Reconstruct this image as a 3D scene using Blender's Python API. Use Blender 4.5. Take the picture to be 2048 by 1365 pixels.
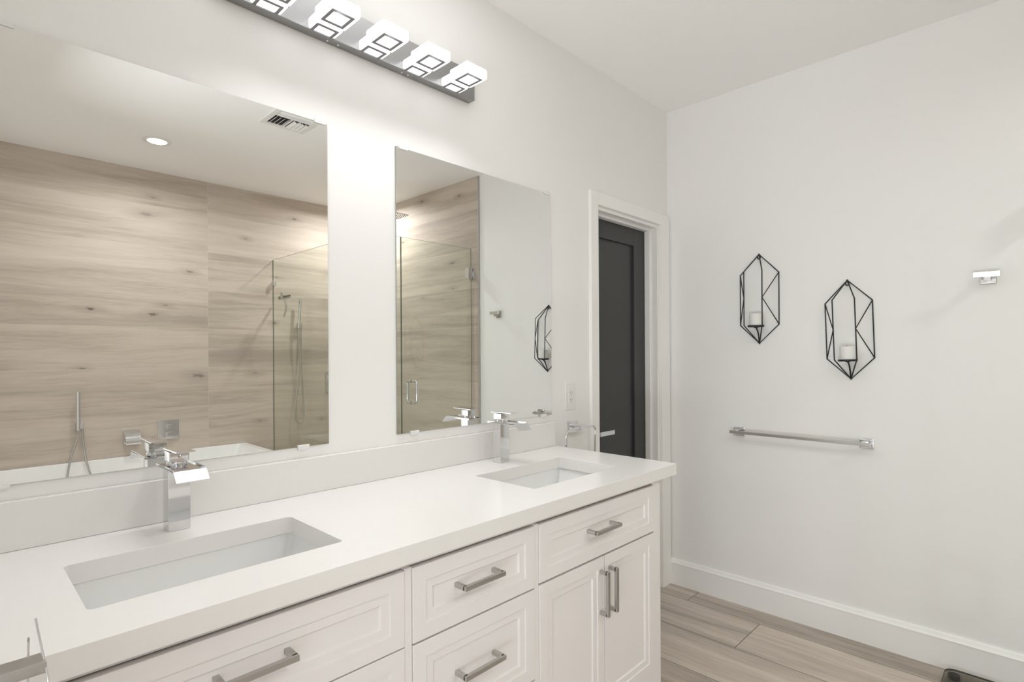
import bpy, bmesh, math, random
from mathutils import Vector, Matrix

# ------------------------------------------------------------------ clearing
for o in list(bpy.data.objects):
    bpy.data.objects.remove(o, do_unlink=True)
S = bpy.context.scene
C = S.collection

# ------------------------------------------------------------------ camera
F_PX, SHIFT_PX = 1102.14, 23.96
yaw, roll = math.radians(45.8297), math.radians(-0.3245)
fwd = Vector((math.sin(yaw), math.cos(yaw), 0))
rgt = Vector((math.cos(yaw), -math.sin(yaw), 0))
upv = rgt.cross(fwd)
r2 = rgt * math.cos(roll) + upv * math.sin(roll)
u2 = -rgt * math.sin(roll) + upv * math.cos(roll)
cam_d = bpy.data.cameras.new('camera')
cam = bpy.data.objects.new('camera', cam_d)
C.objects.link(cam)
M = Matrix.Identity(4)
for i in range(3):
    M[i][0], M[i][1], M[i][2] = r2[i], u2[i], -fwd[i]
M[0][3], M[1][3], M[2][3] = -2.9481, -1.5916, 1.3433
cam.matrix_world = M
cam_d.sensor_width = 36.0
cam_d.lens = 36.0 * F_PX / 2048.0
cam_d.shift_y = SHIFT_PX / 2048.0
cam_d.clip_start = 0.02
S.camera = cam

# ------------------------------------------------------------------ world, exposure, render look
w = bpy.data.worlds.new('world')
S.world = w
w.use_nodes = True
w.node_tree.nodes['Background'].inputs[0].default_value = (0.95, 0.98, 1.0, 1)
w.node_tree.nodes['Background'].inputs[1].default_value = 0.6
S.view_settings.view_transform = 'Standard'
S.view_settings.look = 'None'
S.view_settings.gamma = 1.0
S.view_settings.use_curve_mapping = False
S.view_settings.exposure = 0.05
S.cycles.max_bounces = 14
S.cycles.diffuse_bounces = 8
S.cycles.glossy_bounces = 8
S.cycles.transmission_bounces = 8
S.cycles.transparent_max_bounces = 16
S.cycles.sample_clamp_indirect = 6.0
S.cycles.blur_glossy = 0.5

CEIL = 2.7432
XL, YB = -3.0, -3.30           # left wall, tiled back wall
LAMP = 1.35                     # strength of the vanity lamp blocks
LENS = 6.0
BEAM_DN, FILL_UP = 5.7, 8.0   # spots at each lamp block: its light downward, added ceiling fill upward
ROOM_FILL = 94.0                     # watts of the added fill light beyond the doorway
SPOT_TUB, SPOT_SHOWER = 11.5, 15.0


def area_light(name, loc, size, size_y, watts, col, rot=(0, 0, 0), shape='RECTANGLE', spread=180):
    d = bpy.data.lights.new(name, 'AREA')
    d.shape = shape
    d.size = size
    if shape in ('RECTANGLE', 'ELLIPSE'):
        d.size_y = size_y
    d.energy = watts
    d.color = col
    d.spread = math.radians(spread)
    o = bpy.data.objects.new(name, d)
    o.location = loc
    o.rotation_euler = rot
    C.objects.link(o)
    return o


# added fill light, low and facing up, unseen beyond the left doorway
area_light('bedroom_fill', (-5.0, -2.10, 0.45), 1.1, 1.8, ROOM_FILL, (0.90, 0.95, 1.0), rot=(0, math.radians(-158), 0))


# ------------------------------------------------------------------ materials
def mat(name, col, rough=0.5, metal=0.0, spec=0.5, coat=0.0, bump=0.0, bscale=60.0, var=0.0, vscale=6.0):
    m = bpy.data.materials.new(name)
    m.use_nodes = True
    nt = m.node_tree
    b = nt.nodes['Principled BSDF']
    b.inputs['Base Color'].default_value = (*col, 1)
    b.inputs['Roughness'].default_value = rough
    b.inputs['Metallic'].default_value = metal
    b.inputs['Specular IOR Level'].default_value = spec
    b.inputs['Coat Weight'].default_value = coat
    b.inputs['Coat Roughness'].default_value = 0.08
    tc = nt.nodes.new('ShaderNodeTexCoord')
    if bump:
        n = nt.nodes.new('ShaderNodeTexNoise')
        n.inputs['Scale'].default_value = bscale
        n.inputs['Detail'].default_value = 4
        nt.links.new(tc.outputs['Object'], n.inputs['Vector'])
        bp = nt.nodes.new('ShaderNodeBump')
        bp.inputs['Strength'].default_value = bump
        bp.inputs['Distance'].default_value = 0.002
        nt.links.new(n.outputs['Fac'], bp.inputs['Height'])
        nt.links.new(bp.outputs['Normal'], b.inputs['Normal'])
    if var:
        n = nt.nodes.new('ShaderNodeTexNoise')
        n.inputs['Scale'].default_value = vscale
        n.inputs['Detail'].default_value = 5
        nt.links.new(tc.outputs['Object'], n.inputs['Vector'])
        mx = nt.nodes.new('ShaderNodeMix')
        mx.data_type = 'RGBA'
        mx.inputs[6].default_value = (*[c * (1 - var) for c in col], 1)
        mx.inputs[7].default_value = (*[min(1, c * (1 + var)) for c in col], 1)
        nt.links.new(n.outputs['Fac'], mx.inputs[0])
        nt.links.new(mx.outputs[2], b.inputs['Base Color'])
    return m


def emit(name, col, strength):
    m = bpy.data.materials.new(name)
    m.use_nodes = True
    b = m.node_tree.nodes['Principled BSDF']
    b.inputs['Base Color'].default_value = (0.9, 0.9, 0.9, 1)
    b.inputs['Roughness'].default_value = 0.4
    b.inputs['Emission Color'].default_value = (*col, 1)
    b.inputs['Emission Strength'].default_value = strength
    return m


class NT:
    """small helper for building node graphs"""
    def __init__(s, m):
        s.t = m.node_tree

    def val(s, sock, v):
        if isinstance(v, (int, float)):
            sock.default_value = v
        elif isinstance(v, tuple):
            sock.default_value = v
        else:
            s.t.links.new(v, sock)

    def math(s, op, a, b=0.0, c=None):
        n = s.t.nodes.new('ShaderNodeMath')
        n.operation = op
        s.val(n.inputs[0], a)
        s.val(n.inputs[1], b)
        if c is not None:
            s.val(n.inputs[2], c)
        return n.outputs[0]

    def comb(s, x, y, z):
        n = s.t.nodes.new('ShaderNodeCombineXYZ')
        s.val(n.inputs[0], x)
        s.val(n.inputs[1], y)
        s.val(n.inputs[2], z)
        return n.outputs[0]

    def noise(s, vec, scale, detail=4, rough=0.5, dist=0.0):
        n = s.t.nodes.new('ShaderNodeTexNoise')
        s.val(n.inputs['Vector'], vec)
        n.inputs['Scale'].default_value = scale
        n.inputs['Detail'].default_value = detail
        n.inputs['Roughness'].default_value = rough
        n.inputs['Distortion'].default_value = dist
        return n.outputs['Fac']

    def white(s, vec):
        n = s.t.nodes.new('ShaderNodeTexWhiteNoise')
        n.noise_dimensions = '3D'
        s.val(n.inputs['Vector'], vec)
        return n.outputs['Value']

    def ramp(s, fac, stops):
        n = s.t.nodes.new('ShaderNodeValToRGB')
        s.val(n.inputs[0], fac)
        e = n.color_ramp.elements
        while len(e) < len(stops):
            e.new(0.5)
        for el, (p, c) in zip(e, stops):
            el.position = p
            el.color = (*c, 1)
        return n.outputs[0]

    def mix(s, fac, a, b, mode='MIX'):
        n = s.t.nodes.new('ShaderNodeMix')
        n.data_type = 'RGBA'
        n.blend_type = mode
        s.val(n.inputs[0], fac)
        s.val(n.inputs[6], a)
        s.val(n.inputs[7], b)
        return n.outputs[2]

    def smooth(s, v, lo, hi):
        n = s.t.nodes.new('ShaderNodeMapRange')
        n.interpolation_type = 'SMOOTHSTEP'
        s.val(n.inputs[0], v)
        n.inputs[1].default_value = lo
        n.inputs[2].default_value = hi
        return n.outputs[0]


def wood_tile(name, along, across, pitch, across0, length, along0, stagger, tones, grout, grout_w, rough, seed):
    """wood-look porcelain planks: 'along' and 'across' name the axes"""
    m = bpy.data.materials.new(name)
    m.use_nodes = True
    k = NT(m)
    bsdf = m.node_tree.nodes['Principled BSDF']
    bsdf.inputs['Specular IOR Level'].default_value = 0.25
    tc = m.node_tree.nodes.new('ShaderNodeTexCoord')
    sp = m.node_tree.nodes.new('ShaderNodeSeparateXYZ')
    m.node_tree.links.new(tc.outputs['Object'], sp.inputs[0])
    u, v = sp.outputs[along], sp.outputs[across]
    rv = k.math('DIVIDE', k.math('SUBTRACT', v, across0), pitch)
    row = k.math('FLOOR', rv)
    fv = k.math('FRACT', rv)
    us = k.math('DIVIDE', k.math('SUBTRACT', k.math('SUBTRACT', u, along0), k.math('MULTIPLY', row, stagger)), length)
    col = k.math('FLOOR', us)
    fu = k.math('FRACT', us)
    rnd = k.white(k.comb(row, col, seed))
    rnd2 = k.white(k.comb(col, row, seed + 7.3))
    # grain
    cu = k.math('ADD', u, k.math('MULTIPLY', rnd, 37.0))
    cv = k.math('ADD', v, k.math('MULTIPLY', rnd2, 19.0))
    warp = k.noise(k.comb(k.math('MULTIPLY', cu, 1.3), k.math('MULTIPLY', cv, 5.0), rnd), 1.0, 3, 0.5)
    cv2 = k.math('ADD', cv, k.math('MULTIPLY', warp, 0.08))
    broad = k.noise(k.comb(k.math('MULTIPLY', cu, 0.7), k.math('MULTIPLY', cv2, 8.0), rnd), 1.0, 3, 0.5, 0.5)
    mid = k.noise(k.comb(k.math('MULTIPLY', cu, 1.7), k.math('MULTIPLY', cv2, 34.0), rnd2), 1.0, 4, 0.6, 0.4)
    fine = k.noise(k.comb(k.math('MULTIPLY', cu, 9.0), k.math('MULTIPLY', cv2, 230.0), rnd), 1.0, 4, 0.65, 0.2)
    f = k.math('ADD', k.math('MULTIPLY', broad, 0.50), k.math('ADD', k.math('MULTIPLY', mid, 0.26), k.math('MULTIPLY', fine, 0.24)))
    f = k.math('ADD', f, k.math('MULTIPLY', k.math('SUBTRACT', rnd, 0.5), 0.09))
    base = k.ramp(f, [(0.36, tones[0]), (0.47, tones[1]), (0.54, tones[2]), (0.66, tones[3])])
    # knots
    vo = m.node_tree.nodes.new('ShaderNodeTexVoronoi')
    vo.voronoi_dimensions = '2D'
    k.val(vo.inputs['Vector'], k.comb(k.math('MULTIPLY', cu, 2.0), k.math('MULTIPLY', cv2, 6.0), rnd))
    vo.inputs['Scale'].default_value = 1.0
    vo.inputs['Randomness'].default_value = 1.0
    spc = m.node_tree.nodes.new('ShaderNodeSeparateColor')
    m.node_tree.links.new(vo.outputs['Color'], spc.inputs[0])
    pick = k.math('GREATER_THAN', spc.outputs[0], 0.70)
    rag = k.noise(k.comb(k.math('MULTIPLY', cu, 30.0), k.math('MULTIPLY', cv2, 90.0), rnd), 1.0, 3, 0.6)
    kd = k.math('ADD', k.math('MULTIPLY', vo.outputs['Distance'], k.math('ADD', 0.75, spc.outputs[2])), k.math('MULTIPLY', k.math('SUBTRACT', rag, 0.5), 0.16))
    halo = k.math('MULTIPLY', k.math('SUBTRACT', 1.0, k.smooth(kd, 0.03, 0.34)), pick)
    core = k.math('MULTIPLY', k.math('SUBTRACT', 1.0, k.smooth(kd, 0.015, 0.085)), pick)
    base = k.mix(k.math('MULTIPLY', halo, 0.55), base, (*[c * 0.93 for c in tones[0]], 1))
    base = k.mix(k.math('MULTIPLY', core, k.math('ADD', 0.25, k.math('MULTIPLY', spc.outputs[1], 0.7))), base, (*[c * 0.36 for c in tones[0]], 1))
    # streaks
    st = k.noise(k.comb(k.math('MULTIPLY', cu, 0.8), k.math('MULTIPLY', cv2, 20.0), k.math('ADD', rnd, 3.0)), 1.0, 3, 0.5)
    base = k.mix(k.math('MULTIPLY', k.smooth(st, 0.58, 0.74), 0.32), base, (*tones[0], 1))
    # grout
    ev = k.math('MULTIPLY', k.math('MINIMUM', fv, k.math('SUBTRACT', 1.0, fv)), pitch)
    eu = k.math('MULTIPLY', k.math('MINIMUM', fu, k.math('SUBTRACT', 1.0, fu)), length)
    e = k.math('MINIMUM', ev, eu)
    g = k.math('LESS_THAN', e, grout_w)
    colr = k.mix(g, base, (*grout, 1))
    m.node_tree.links.new(colr, bsdf.inputs['Base Color'])
    rg = k.math('ADD', rough, k.math('MULTIPLY', g, 0.3))
    m.node_tree.links.new(rg, bsdf.inputs['Roughness'])
    bp = m.node_tree.nodes.new('ShaderNodeBump')
    bp.inputs['Strength'].default_value = 0.5
    bp.inputs['Distance'].default_value = 0.0012
    h = k.math('SUBTRACT', k.math('MULTIPLY', fine, 0.25), g)
    m.node_tree.links.new(h, bp.inputs['Height'])
    m.node_tree.links.new(bp.outputs['Normal'], bsdf.inputs['Normal'])
    return m


def glass_mat(name, tint, refl=1.0):
    """thin pane: tinted see-through plus clear reflections"""
    m = bpy.data.materials.new(name)
    m.use_nodes = True
    nt = m.node_tree
    nt.nodes.remove(nt.nodes['Principled BSDF'])
    out = nt.nodes['Material Output']
    tr = nt.nodes.new('ShaderNodeBsdfTransparent')
    tr.inputs[0].default_value = (*tint, 1)
    gl = nt.nodes.new('ShaderNodeBsdfGlossy')
    gl.inputs['Roughness'].default_value = 0.0
    gl.inputs[0].default_value = (refl, refl, refl, 1)
    fr = nt.nodes.new('ShaderNodeFresnel')
    fr.inputs[0].default_value = 1.5
    geo = nt.nodes.new('ShaderNodeNewGeometry')          # the far face of the pane only transmits
    fm = nt.nodes.new('ShaderNodeMath')
    fm.operation = 'MULTIPLY'
    inv = nt.nodes.new('ShaderNodeMath')
    inv.operation = 'SUBTRACT'
    inv.inputs[0].default_value = 1.0
    nt.links.new(geo.outputs['Backfacing'], inv.inputs[1])
    nt.links.new(fr.outputs[0], fm.inputs[0])
    nt.links.new(inv.outputs[0], fm.inputs[1])
    mx = nt.nodes.new('ShaderNodeMixShader')
    nt.links.new(fm.outputs[0], mx.inputs[0])
    nt.links.new(tr.outputs[0], mx.inputs[1])
    nt.links.new(gl.outputs[0], mx.inputs[2])
    nt.links.new(mx.outputs[0], out.inputs[0])
    return m


paint = mat('wall_paint', (0.85, 0.845, 0.83), 0.6, spec=0.3, bump=0.08, bscale=180, var=0.008, vscale=3)
ceil_paint = mat('ceiling_paint', (0.93, 0.925, 0.915), 0.75, spec=0.2, bump=0.08, bscale=160)
trim_paint = mat('trim_paint', (0.88, 0.87, 0.85), 0.38, var=0.006)
cab_paint = mat('cabinet_paint', (0.80, 0.772, 0.765), 0.36, var=0.008, vscale=10)
quartz = mat('quartz', (0.79, 0.777, 0.757), 0.22, var=0.012, vscale=40)
porcelain = mat('porcelain', (0.79, 0.79, 0.78), 0.12, coat=0.4, var=0.003)
acryl_tub = mat('tub_acrylic', (0.88, 0.88, 0.87), 0.14, coat=0.3, var=0.003)
chrome = mat('chrome', (0.74, 0.74, 0.75), 0.07, metal=1.0, var=0.01, vscale=20)
satin = mat('brushed_nickel', (0.52, 0.51, 0.495), 0.30, metal=1.0, bump=0.05, bscale=300)
brushed = mat('brushed_chrome', (0.34, 0.34, 0.34), 0.30, metal=1.0, bump=0.04, bscale=260)
black_metal = mat('black_metal', (0.012, 0.012, 0.012), 0.5, var=0.1)
candle_wax = mat('candle_wax', (0.80, 0.795, 0.77), 0.5, var=0.01)
candle_wax.node_tree.nodes['Principled BSDF'].inputs['Subsurface Weight'].default_value = 0.15
wick_m = mat('wick', (0.25, 0.22, 0.18), 0.8, var=0.05)
door_paint = mat('charcoal_paint', (0.040, 0.040, 0.040), 0.42, var=0.02)
mirror_m = mat('mirror_silver', (0.87, 0.875, 0.86), 0.0, metal=1.0, var=0.001)
mirror_edge = mat('mirror_edge', (0.30, 0.33, 0.31), 0.15, var=0.05)
clip_plastic = mat('clear_plastic', (0.80, 0.80, 0.79), 0.2, coat=0.3, var=0.01)
plastic_w = mat('white_plastic', (0.80, 0.795, 0.775), 0.32, var=0.004)
dark_slot = mat('dark_slot', (0.02, 0.02, 0.02), 0.7, var=0.1)
vent_metal = mat('vent_enamel', (0.78, 0.775, 0.75), 0.4, var=0.006)
lamp_m = emit('lamp_acrylic', (0.965, 0.98, 1.0), LAMP)
lens_m = emit('downlight_lens', (1.0, 0.97, 0.93), LENS)
etch = mat('etched_line', (0.22, 0.22, 0.23), 0.6, metal=0.0, var=0.02)
rubber = mat('black_rubber', (0.02, 0.02, 0.02), 0.6, var=0.1)
glass = glass_mat('shower_glass', (0.945, 0.965, 0.94), 1.3)
glass_edge = mat('glass_edge', (0.10, 0.13, 0.10), 0.15, var=0.05)
scale_glass = glass_mat('scale_glass', (0.72, 0.72, 0.69), 0.3)
grey_metal = mat('grey_metal', (0.18, 0.175, 0.165), 0.35, metal=0.6, var=0.05)
tones_w = ((0.385, 0.333, 0.28), (0.485, 0.419, 0.354), (0.55, 0.477, 0.407), (0.612, 0.538, 0.466))
tones_f = ((0.30, 0.256, 0.215), (0.45, 0.388, 0.33), (0.55, 0.478, 0.41), (0.65, 0.585, 0.515))
tile_back = wood_tile('wood_tile_back', 'X', 'Z', 0.310, 0.623, 1.56, -1.459, 0.0, tones_w, (0.56, 0.51, 0.45), 0.0013, 0.55, 1.7)
tile_side = wood_tile('wood_tile_side', 'Y', 'Z', 0.310, 0.623, 1.70, -1.64, 0.0, tones_w, (0.56, 0.51, 0.45), 0.0013, 0.55, 4.1)
tile_floor = wood_tile('wood_tile_floor', 'Y', 'X', 0.3015, -0.157, 1.22, -0.19, 0.38, tones_f, (0.13, 0.11, 0.095), 0.0016, 0.35, 9.4)


# ------------------------------------------------------------------ mesh helpers
class MB:
    def __init__(s):
        s.b = bmesh.new()

    def box(s, x0, x1, y0, y1, z0, z1, bev=0.0, seg=2):
        t = bmesh.new()
        bmesh.ops.create_cube(t, size=1.0)
        sx, sy, sz = abs(x1 - x0), abs(y1 - y0), abs(z1 - z0)
        for v in t.verts:
            v.co = Vector(((x0 + x1) / 2 + v.co.x * sx, (y0 + y1) / 2 + v.co.y * sy, (z0 + z1) / 2 + v.co.z * sz))
        if bev:
            bmesh.ops.bevel(t, geom=list(t.edges), offset=min(bev, 0.45 * min(sx, sy, sz)), segments=seg, affect='EDGES', profile=0.5)
        s.merge(t)
        return s

    def merge(s, t):
        me = bpy.data.meshes.new('tmp')
        t.to_mesh(me)
        t.free()
        s.b.from_mesh(me)
        bpy.data.meshes.remove(me)

    def xform(s, m):
        bmesh.ops.transform(s.b, matrix=m, verts=s.b.verts)
        return s

    def tube(s, pts, r, seg=10, closed=False, cap=True, square=False):
        """sweep a round (or square) section along a polyline"""
        P = [Vector(p) for p in pts]
        n = len(P)
        rings = []
        if square:
            seg = 4
        prev = None
        for i in range(n):
            if closed:
                d0 = (P[i] - P[i - 1]).normalized()
                d1 = (P[(i + 1) % n] - P[i]).normalized()
            else:
                d0 = (P[i] - P[i - 1]).normalized() if i else (P[1] - P[0]).normalized()
                d1 = (P[i + 1] - P[i]).normalized() if i < n - 1 else d0
            t = (d0 + d1)
            t = t.normalized() if t.length > 1e-6 else d1
            if prev is None:
                a = Vector((0, 0, 1)) if abs(t.z) < 0.9 else Vector((1, 0, 0))
                nx = t.cross(a).normalized()
            else:
                nx = (prev - t * prev.dot(t))
                nx = nx.normalized()
            prev = nx
            ny = t.cross(nx).normalized()
            cosh = max(0.35, math.sqrt(max(0.0, (1 + d0.dot(d1)) / 2)))
            off = math.pi / 4 if square else 0
            rr = (r * math.sqrt(2) if square else r)
            ring = []
            for k in range(seg):
                a = 2 * math.pi * k / seg + off
                ring.append(s.b.verts.new(P[i] + (nx * math.cos(a) + ny * math.sin(a)) * rr * min(1.6, 1 / cosh if n > 2 and 0 else 1)))
            rings.append(ring)
        m = n if closed else n - 1
        for i in range(m):
            A, B = rings[i], rings[(i + 1) % n]
            for k in range(seg):
                s.b.faces.new((A[k], A[(k + 1) % seg], B[(k + 1) % seg], B[k]))
        if cap and not closed:
            s.b.faces.new(rings[0][::-1])
            s.b.faces.new(rings[-1])
        return s

    def ball(s, c, r, sub=2):
        t = bmesh.new()
        bmesh.ops.create_icosphere(t, subdivisions=sub, radius=r)
        for v in t.verts:
            v.co += Vector(c)
        s.merge(t)
        return s

    def lathe(s, prof, axis_o, axis='Z', seg=32, closed=False):
        """profile (radius, height) turned about an axis through axis_o"""
        o = Vector(axis_o)
        rings = []
        for r, h in prof:
            ring = []
            for k in range(seg):
                a = 2 * math.pi * k / seg
                c, d = r * math.cos(a), r * math.sin(a)
                p = {'Z': (c, d, h), 'X': (h, c, d), 'Y': (d, h, c)}[axis]
                ring.append(s.b.verts.new(o + Vector(p)))
            rings.append(ring)
        for A, B in zip(rings, rings[1:] + (rings[:1] if closed else [])):
            for k in range(seg):
                s.b.faces.new((A[k], A[(k + 1) % seg], B[(k + 1) % seg], B[k]))
        if not closed:
            s.b.faces.new(rings[0][::-1])
            s.b.faces.new(rings[-1])
        return s

    def prism(s, poly, axis, a0, a1):
        """extrude a 2-D polygon along an axis; polygon in the other two axes (in order)"""
        def pt(p, a):
            return {'X': (a, p[0], p[1]), 'Y': (p[0], a, p[1]), 'Z': (p[0], p[1], a)}[axis]
        A = [s.b.verts.new(pt(p, a0)) for p in poly]
        B = [s.b.verts.new(pt(p, a1)) for p in poly]
        n = len(poly)
        for i in range(n):
            s.b.faces.new((A[i], A[(i + 1) % n], B[(i + 1) % n], B[i]))
        s.b.faces.new(A[::-1])
        s.b.faces.new(B)
        return s

    def loft(s, loops, cap0=False, cap1=False):
        R = [[s.b.verts.new(p) for p in L] for L in loops]
        n = len(R[0])
        for A, B in zip(R, R[1:]):
            for k in range(n):
                s.b.faces.new((A[k], A[(k + 1) % n], B[(k + 1) % n], B[k]))
        if cap0:
            s.b.faces.new(R[0][::-1])
        if cap1:
            s.b.faces.new(R[-1])
        return s

    def build(s, name, m, parent=None, angle=35, mats=None):
        bmesh.ops.recalc_face_normals(s.b, faces=s.b.faces)
        me = bpy.data.meshes.new(name)
        org = Vector((0, 0, 0))
        p = parent
        if p is not None:
            while p.parent:
                p = p.parent
            org = Vector(p.location)
        for v in s.b.verts:
            v.co -= org
        s.b.to_mesh(me)
        s.b.free()
        me.materials.append(m)
        for x in (mats or []):
            me.materials.append(x)
        for f in me.polygons:
            f.use_smooth = True
        me.set_sharp_from_angle(angle=math.radians(angle))
        o = bpy.data.objects.new(name, me)
        C.objects.link(o)
        wn = o.modifiers.new('weighted_normals', 'WEIGHTED_NORMAL')
        wn.keep_sharp = True
        if parent is not None:
            o.parent = parent
        return o


def box(name, m, x0, x1, y0, y1, z0, z1, bev=0.0, parent=None, seg=2):
    return MB().box(x0, x1, y0, y1, z0, z1, bev, seg).build(name, m, parent)


def thing(name, loc, label, cat, group=None):
    o = bpy.data.objects.new(name, None)
    o.empty_display_size = 0.05
    o.location = loc
    C.objects.link(o)
    o['label'] = label
    o['category'] = cat
    if group:
        o['group'] = group
    return o


def struct(o, label=None):
    o['kind'] = 'structure'
    if label:
        o['label'] = label
    return o


def copy_tree(o, parent=None):
    c = o.copy()
    C.objects.link(c)
    if parent is not None:
        c.parent = parent
    for ch in list(o.children):
        copy_tree(ch, c)
    return c


def rrect(x0, x1, y0, y1, r, z, n=5):
    """rounded rectangle loop, counter-clockwise"""
    pts = []
    for cx, cy, a0 in ((x1 - r, y0 + r, -90), (x1 - r, y1 - r, 0), (x0 + r, y1 - r, 90), (x0 + r, y0 + r, 180)):
        for i in range(n):
            a = math.radians(a0 + 90 * i / (n - 1))
            pts.append((cx + r * math.cos(a), cy + r * math.sin(a), z))
    return pts


def fillet(pts, r, n=5, closed=False):
    """round the corners of a polyline"""
    P = [Vector(p) for p in pts]
    out = []
    N = len(P)
    for i in range(N):
        if not closed and i in (0, N - 1):
            out.append(P[i])
            continue
        a, b, c = P[i - 1], P[i], P[(i + 1) % N]
        d0, d1 = (a - b), (c - b)
        q = min(r, d0.length * 0.45, d1.length * 0.45)
        p0, p1 = b + d0.normalized() * q, b + d1.normalized() * q
        for k in range(n):
            t = k / (n - 1)
            out.append(p0 * (1 - t) ** 2 + b * 2 * t * (1 - t) + p1 * t ** 2)
    return out


def bez(p0, p1, p2, p3, n=16):
    p0, p1, p2, p3 = map(Vector, (p0, p1, p2, p3))
    return [p0 * (1 - t) ** 3 + p1 * 3 * t * (1 - t) ** 2 + p2 * 3 * t * t * (1 - t) + p3 * t ** 3 for t in [i / n for i in range(n + 1)]]


def chain(*segs):
    out = []
    for s in segs:
        out += s if not out else s[1:]
    return out


# ------------------------------------------------------------------ room shell
OPX0, OPX1, OPZ = -0.713, -0.107, 2.066          # opening of the charcoal door
struct(box('floor', tile_floor, -5.6, 0.12, YB - 0.12, 1.3, -0.06, 0.0), 'wood-look plank tile floor')
struct(box('ceiling', ceil_paint, -5.6, 0.12, YB - 0.12, 1.3, CEIL, CEIL + 0.06), 'flat white painted ceiling')
m = MB()
m.box(XL - 0.12, OPX0, 0, 0.12, 0, CEIL)
m.box(OPX1, 0.12, 0, 0.12, 0, CEIL)
m.box(OPX0, OPX1, 0, 0.12, OPZ, CEIL)
struct(m.build('wall_north', paint), 'off-white vanity wall holding the mirrors')
struct(box('wall_east', paint, 0, 0.12, YB - 0.12, 0, 0, CEIL), 'off-white side wall with sconces and towel bar')
struct(box('wall_south', tile_back, XL - 0.12, 0, YB - 0.12, YB, 0, CEIL), 'wood-look tiled wall behind tub and shower')
struct(box('wall_shower', tile_side, -0.013, 0, YB, -1.640, 0, CEIL), 'wood-look tiled side wall inside the shower')
DY0, DY1, DZ = -2.04, -1.02, 2.22                # unseen doorway in the left wall, sized to shape the fill light
m = MB()
m.box(XL - 0.12, XL, DY1, 0, 0, CEIL)
m.box(XL - 0.12, XL, YB, DY0, 0, CEIL)
m.box(XL - 0.12, XL, DY0, DY1, DZ, CEIL)
struct(m.build('wall_west', paint), 'left wall with open doorway')
m = MB()
m.box(-5.6, -5.5, -3.42, 1.3, 0, 0.7)
m.box(-5.6, -5.5, -3.42, 1.3, 2.2, CEIL)
m.box(-5.6, -5.5, -3.42, -3.0, 0.7, 2.2)
m.box(-5.6, -5.5, -1.4, 1.3, 0.7, 2.2)
m.box(-5.5, XL - 0.12, YB - 0.12, YB, 0, CEIL)
m.box(-5.5, XL - 0.12, 0.02, 0.14, 0, CEIL)
struct(m.build('wall_bedroom', paint), 'added unseen bedroom walls beyond the doorway')  # unseen stub with a window gap, added along with the fill light
# small closet room behind the charcoal door
m = MB()
m.box(-0.9, 0.12, 1.18, 1.3, 0, CEIL)
m.box(-0.98, -0.9, 0.12, 1.3, 0, CEIL)
m.box(0.04, 0.12, 0.12, 1.18, 0, CEIL)
struct(m.build('wall_closet', paint), 'closet walls behind the charcoal door')

# trim: casing of the charcoal door (north wall)
m = MB()
CZ = 2.132
m.box(-0.776, OPX0 - 0.002, -0.019, 0, 0, CZ, 0.003)
m.box(OPX1 + 0.002, -0.010, -0.019, 0, 0, CZ, 0.003)
m.box(OPX0 - 0.002, OPX1 + 0.002, -0.019, 0, OPZ + 0.002, CZ, 0.003)
struct(m.build('trim_1', trim_paint), 'white casing round the charcoal door')
m = MB()
m.box(OPX0, OPX0 + 0.016, -0.001, 0.12, 0, OPZ)
m.box(OPX1 - 0.016, OPX1, -0.001, 0.12, 0, OPZ)
m.box(OPX0 + 0.016, OPX1 - 0.016, -0.001, 0.12, OPZ - 0.016, OPZ)
m.box(OPX0 + 0.016, OPX0 + 0.027, 0.040, 0.074, 0, OPZ - 0.016, 0.002)
m.box(OPX1 - 0.027, OPX1 - 0.016, 0.040, 0.074, 0, OPZ - 0.016, 0.002)
m.box(OPX0 + 0.027, OPX1 - 0.027, 0.040, 0.074, OPZ - 0.029, OPZ - 0.016, 0.002)
struct(m.build('trim_2', trim_paint), 'white jamb and stop of the charcoal door')
# shaker door
dx0, dx1, dz0, dz1 = OPX0 + 0.019, OPX1 - 0.019, 0.008, OPZ - 0.018
m = MB()
st = 0.118
m.box(dx0, dx0 + st, 0.075, 0.115, dz0, dz1, 0.002)
m.box(dx1 - st, dx1, 0.075, 0.115, dz0, dz1, 0.002)
m.box(dx0 + st, dx1 - st, 0.075, 0.115, dz1 - 0.105, dz1, 0.002)
m.box(dx0 + st, dx1 - st, 0.075, 0.115, dz0, dz0 + 0.20, 0.002)
m.box(dx0 + st - 0.01, dx1 - st + 0.01, 0.089, 0.108, dz0 + 0.19, dz1 - 0.095)
door = m.build('door_1', door_paint)
struct(door, 'charcoal one-panel door standing in white casing')
m = MB()
m.lathe([(0.0, 0.0745), (0.026, 0.0745), (0.026, 0.067), (0.0, 0.0665)], (-0.635, 0, 0.929), 'Y', 28)
m.lathe([(0.010, 0.068), (0.010, 0.030)], (-0.635, 0, 0.929), 'Y', 20)
m.box(-0.650, -0.522, 0.022, 0.034, 0.9175, 0.9405, 0.0015)
m.build('lever_handle', chrome, door)['label'] = 'flat chrome lever handle'
# casing of the left doorway
m = MB()
m.box(XL, XL + 0.019, DY1, DY1 + 0.065, 0, DZ + 0.065, 0.003)
m.box(XL, XL + 0.019, DY0 - 0.065, DY0, 0, DZ + 0.065, 0.003)
m.box(XL, XL + 0.019, DY0, DY1, DZ, DZ + 0.065, 0.003)
struct(m.build('trim_3', trim_paint), 'white casing of the left doorway')
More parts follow.
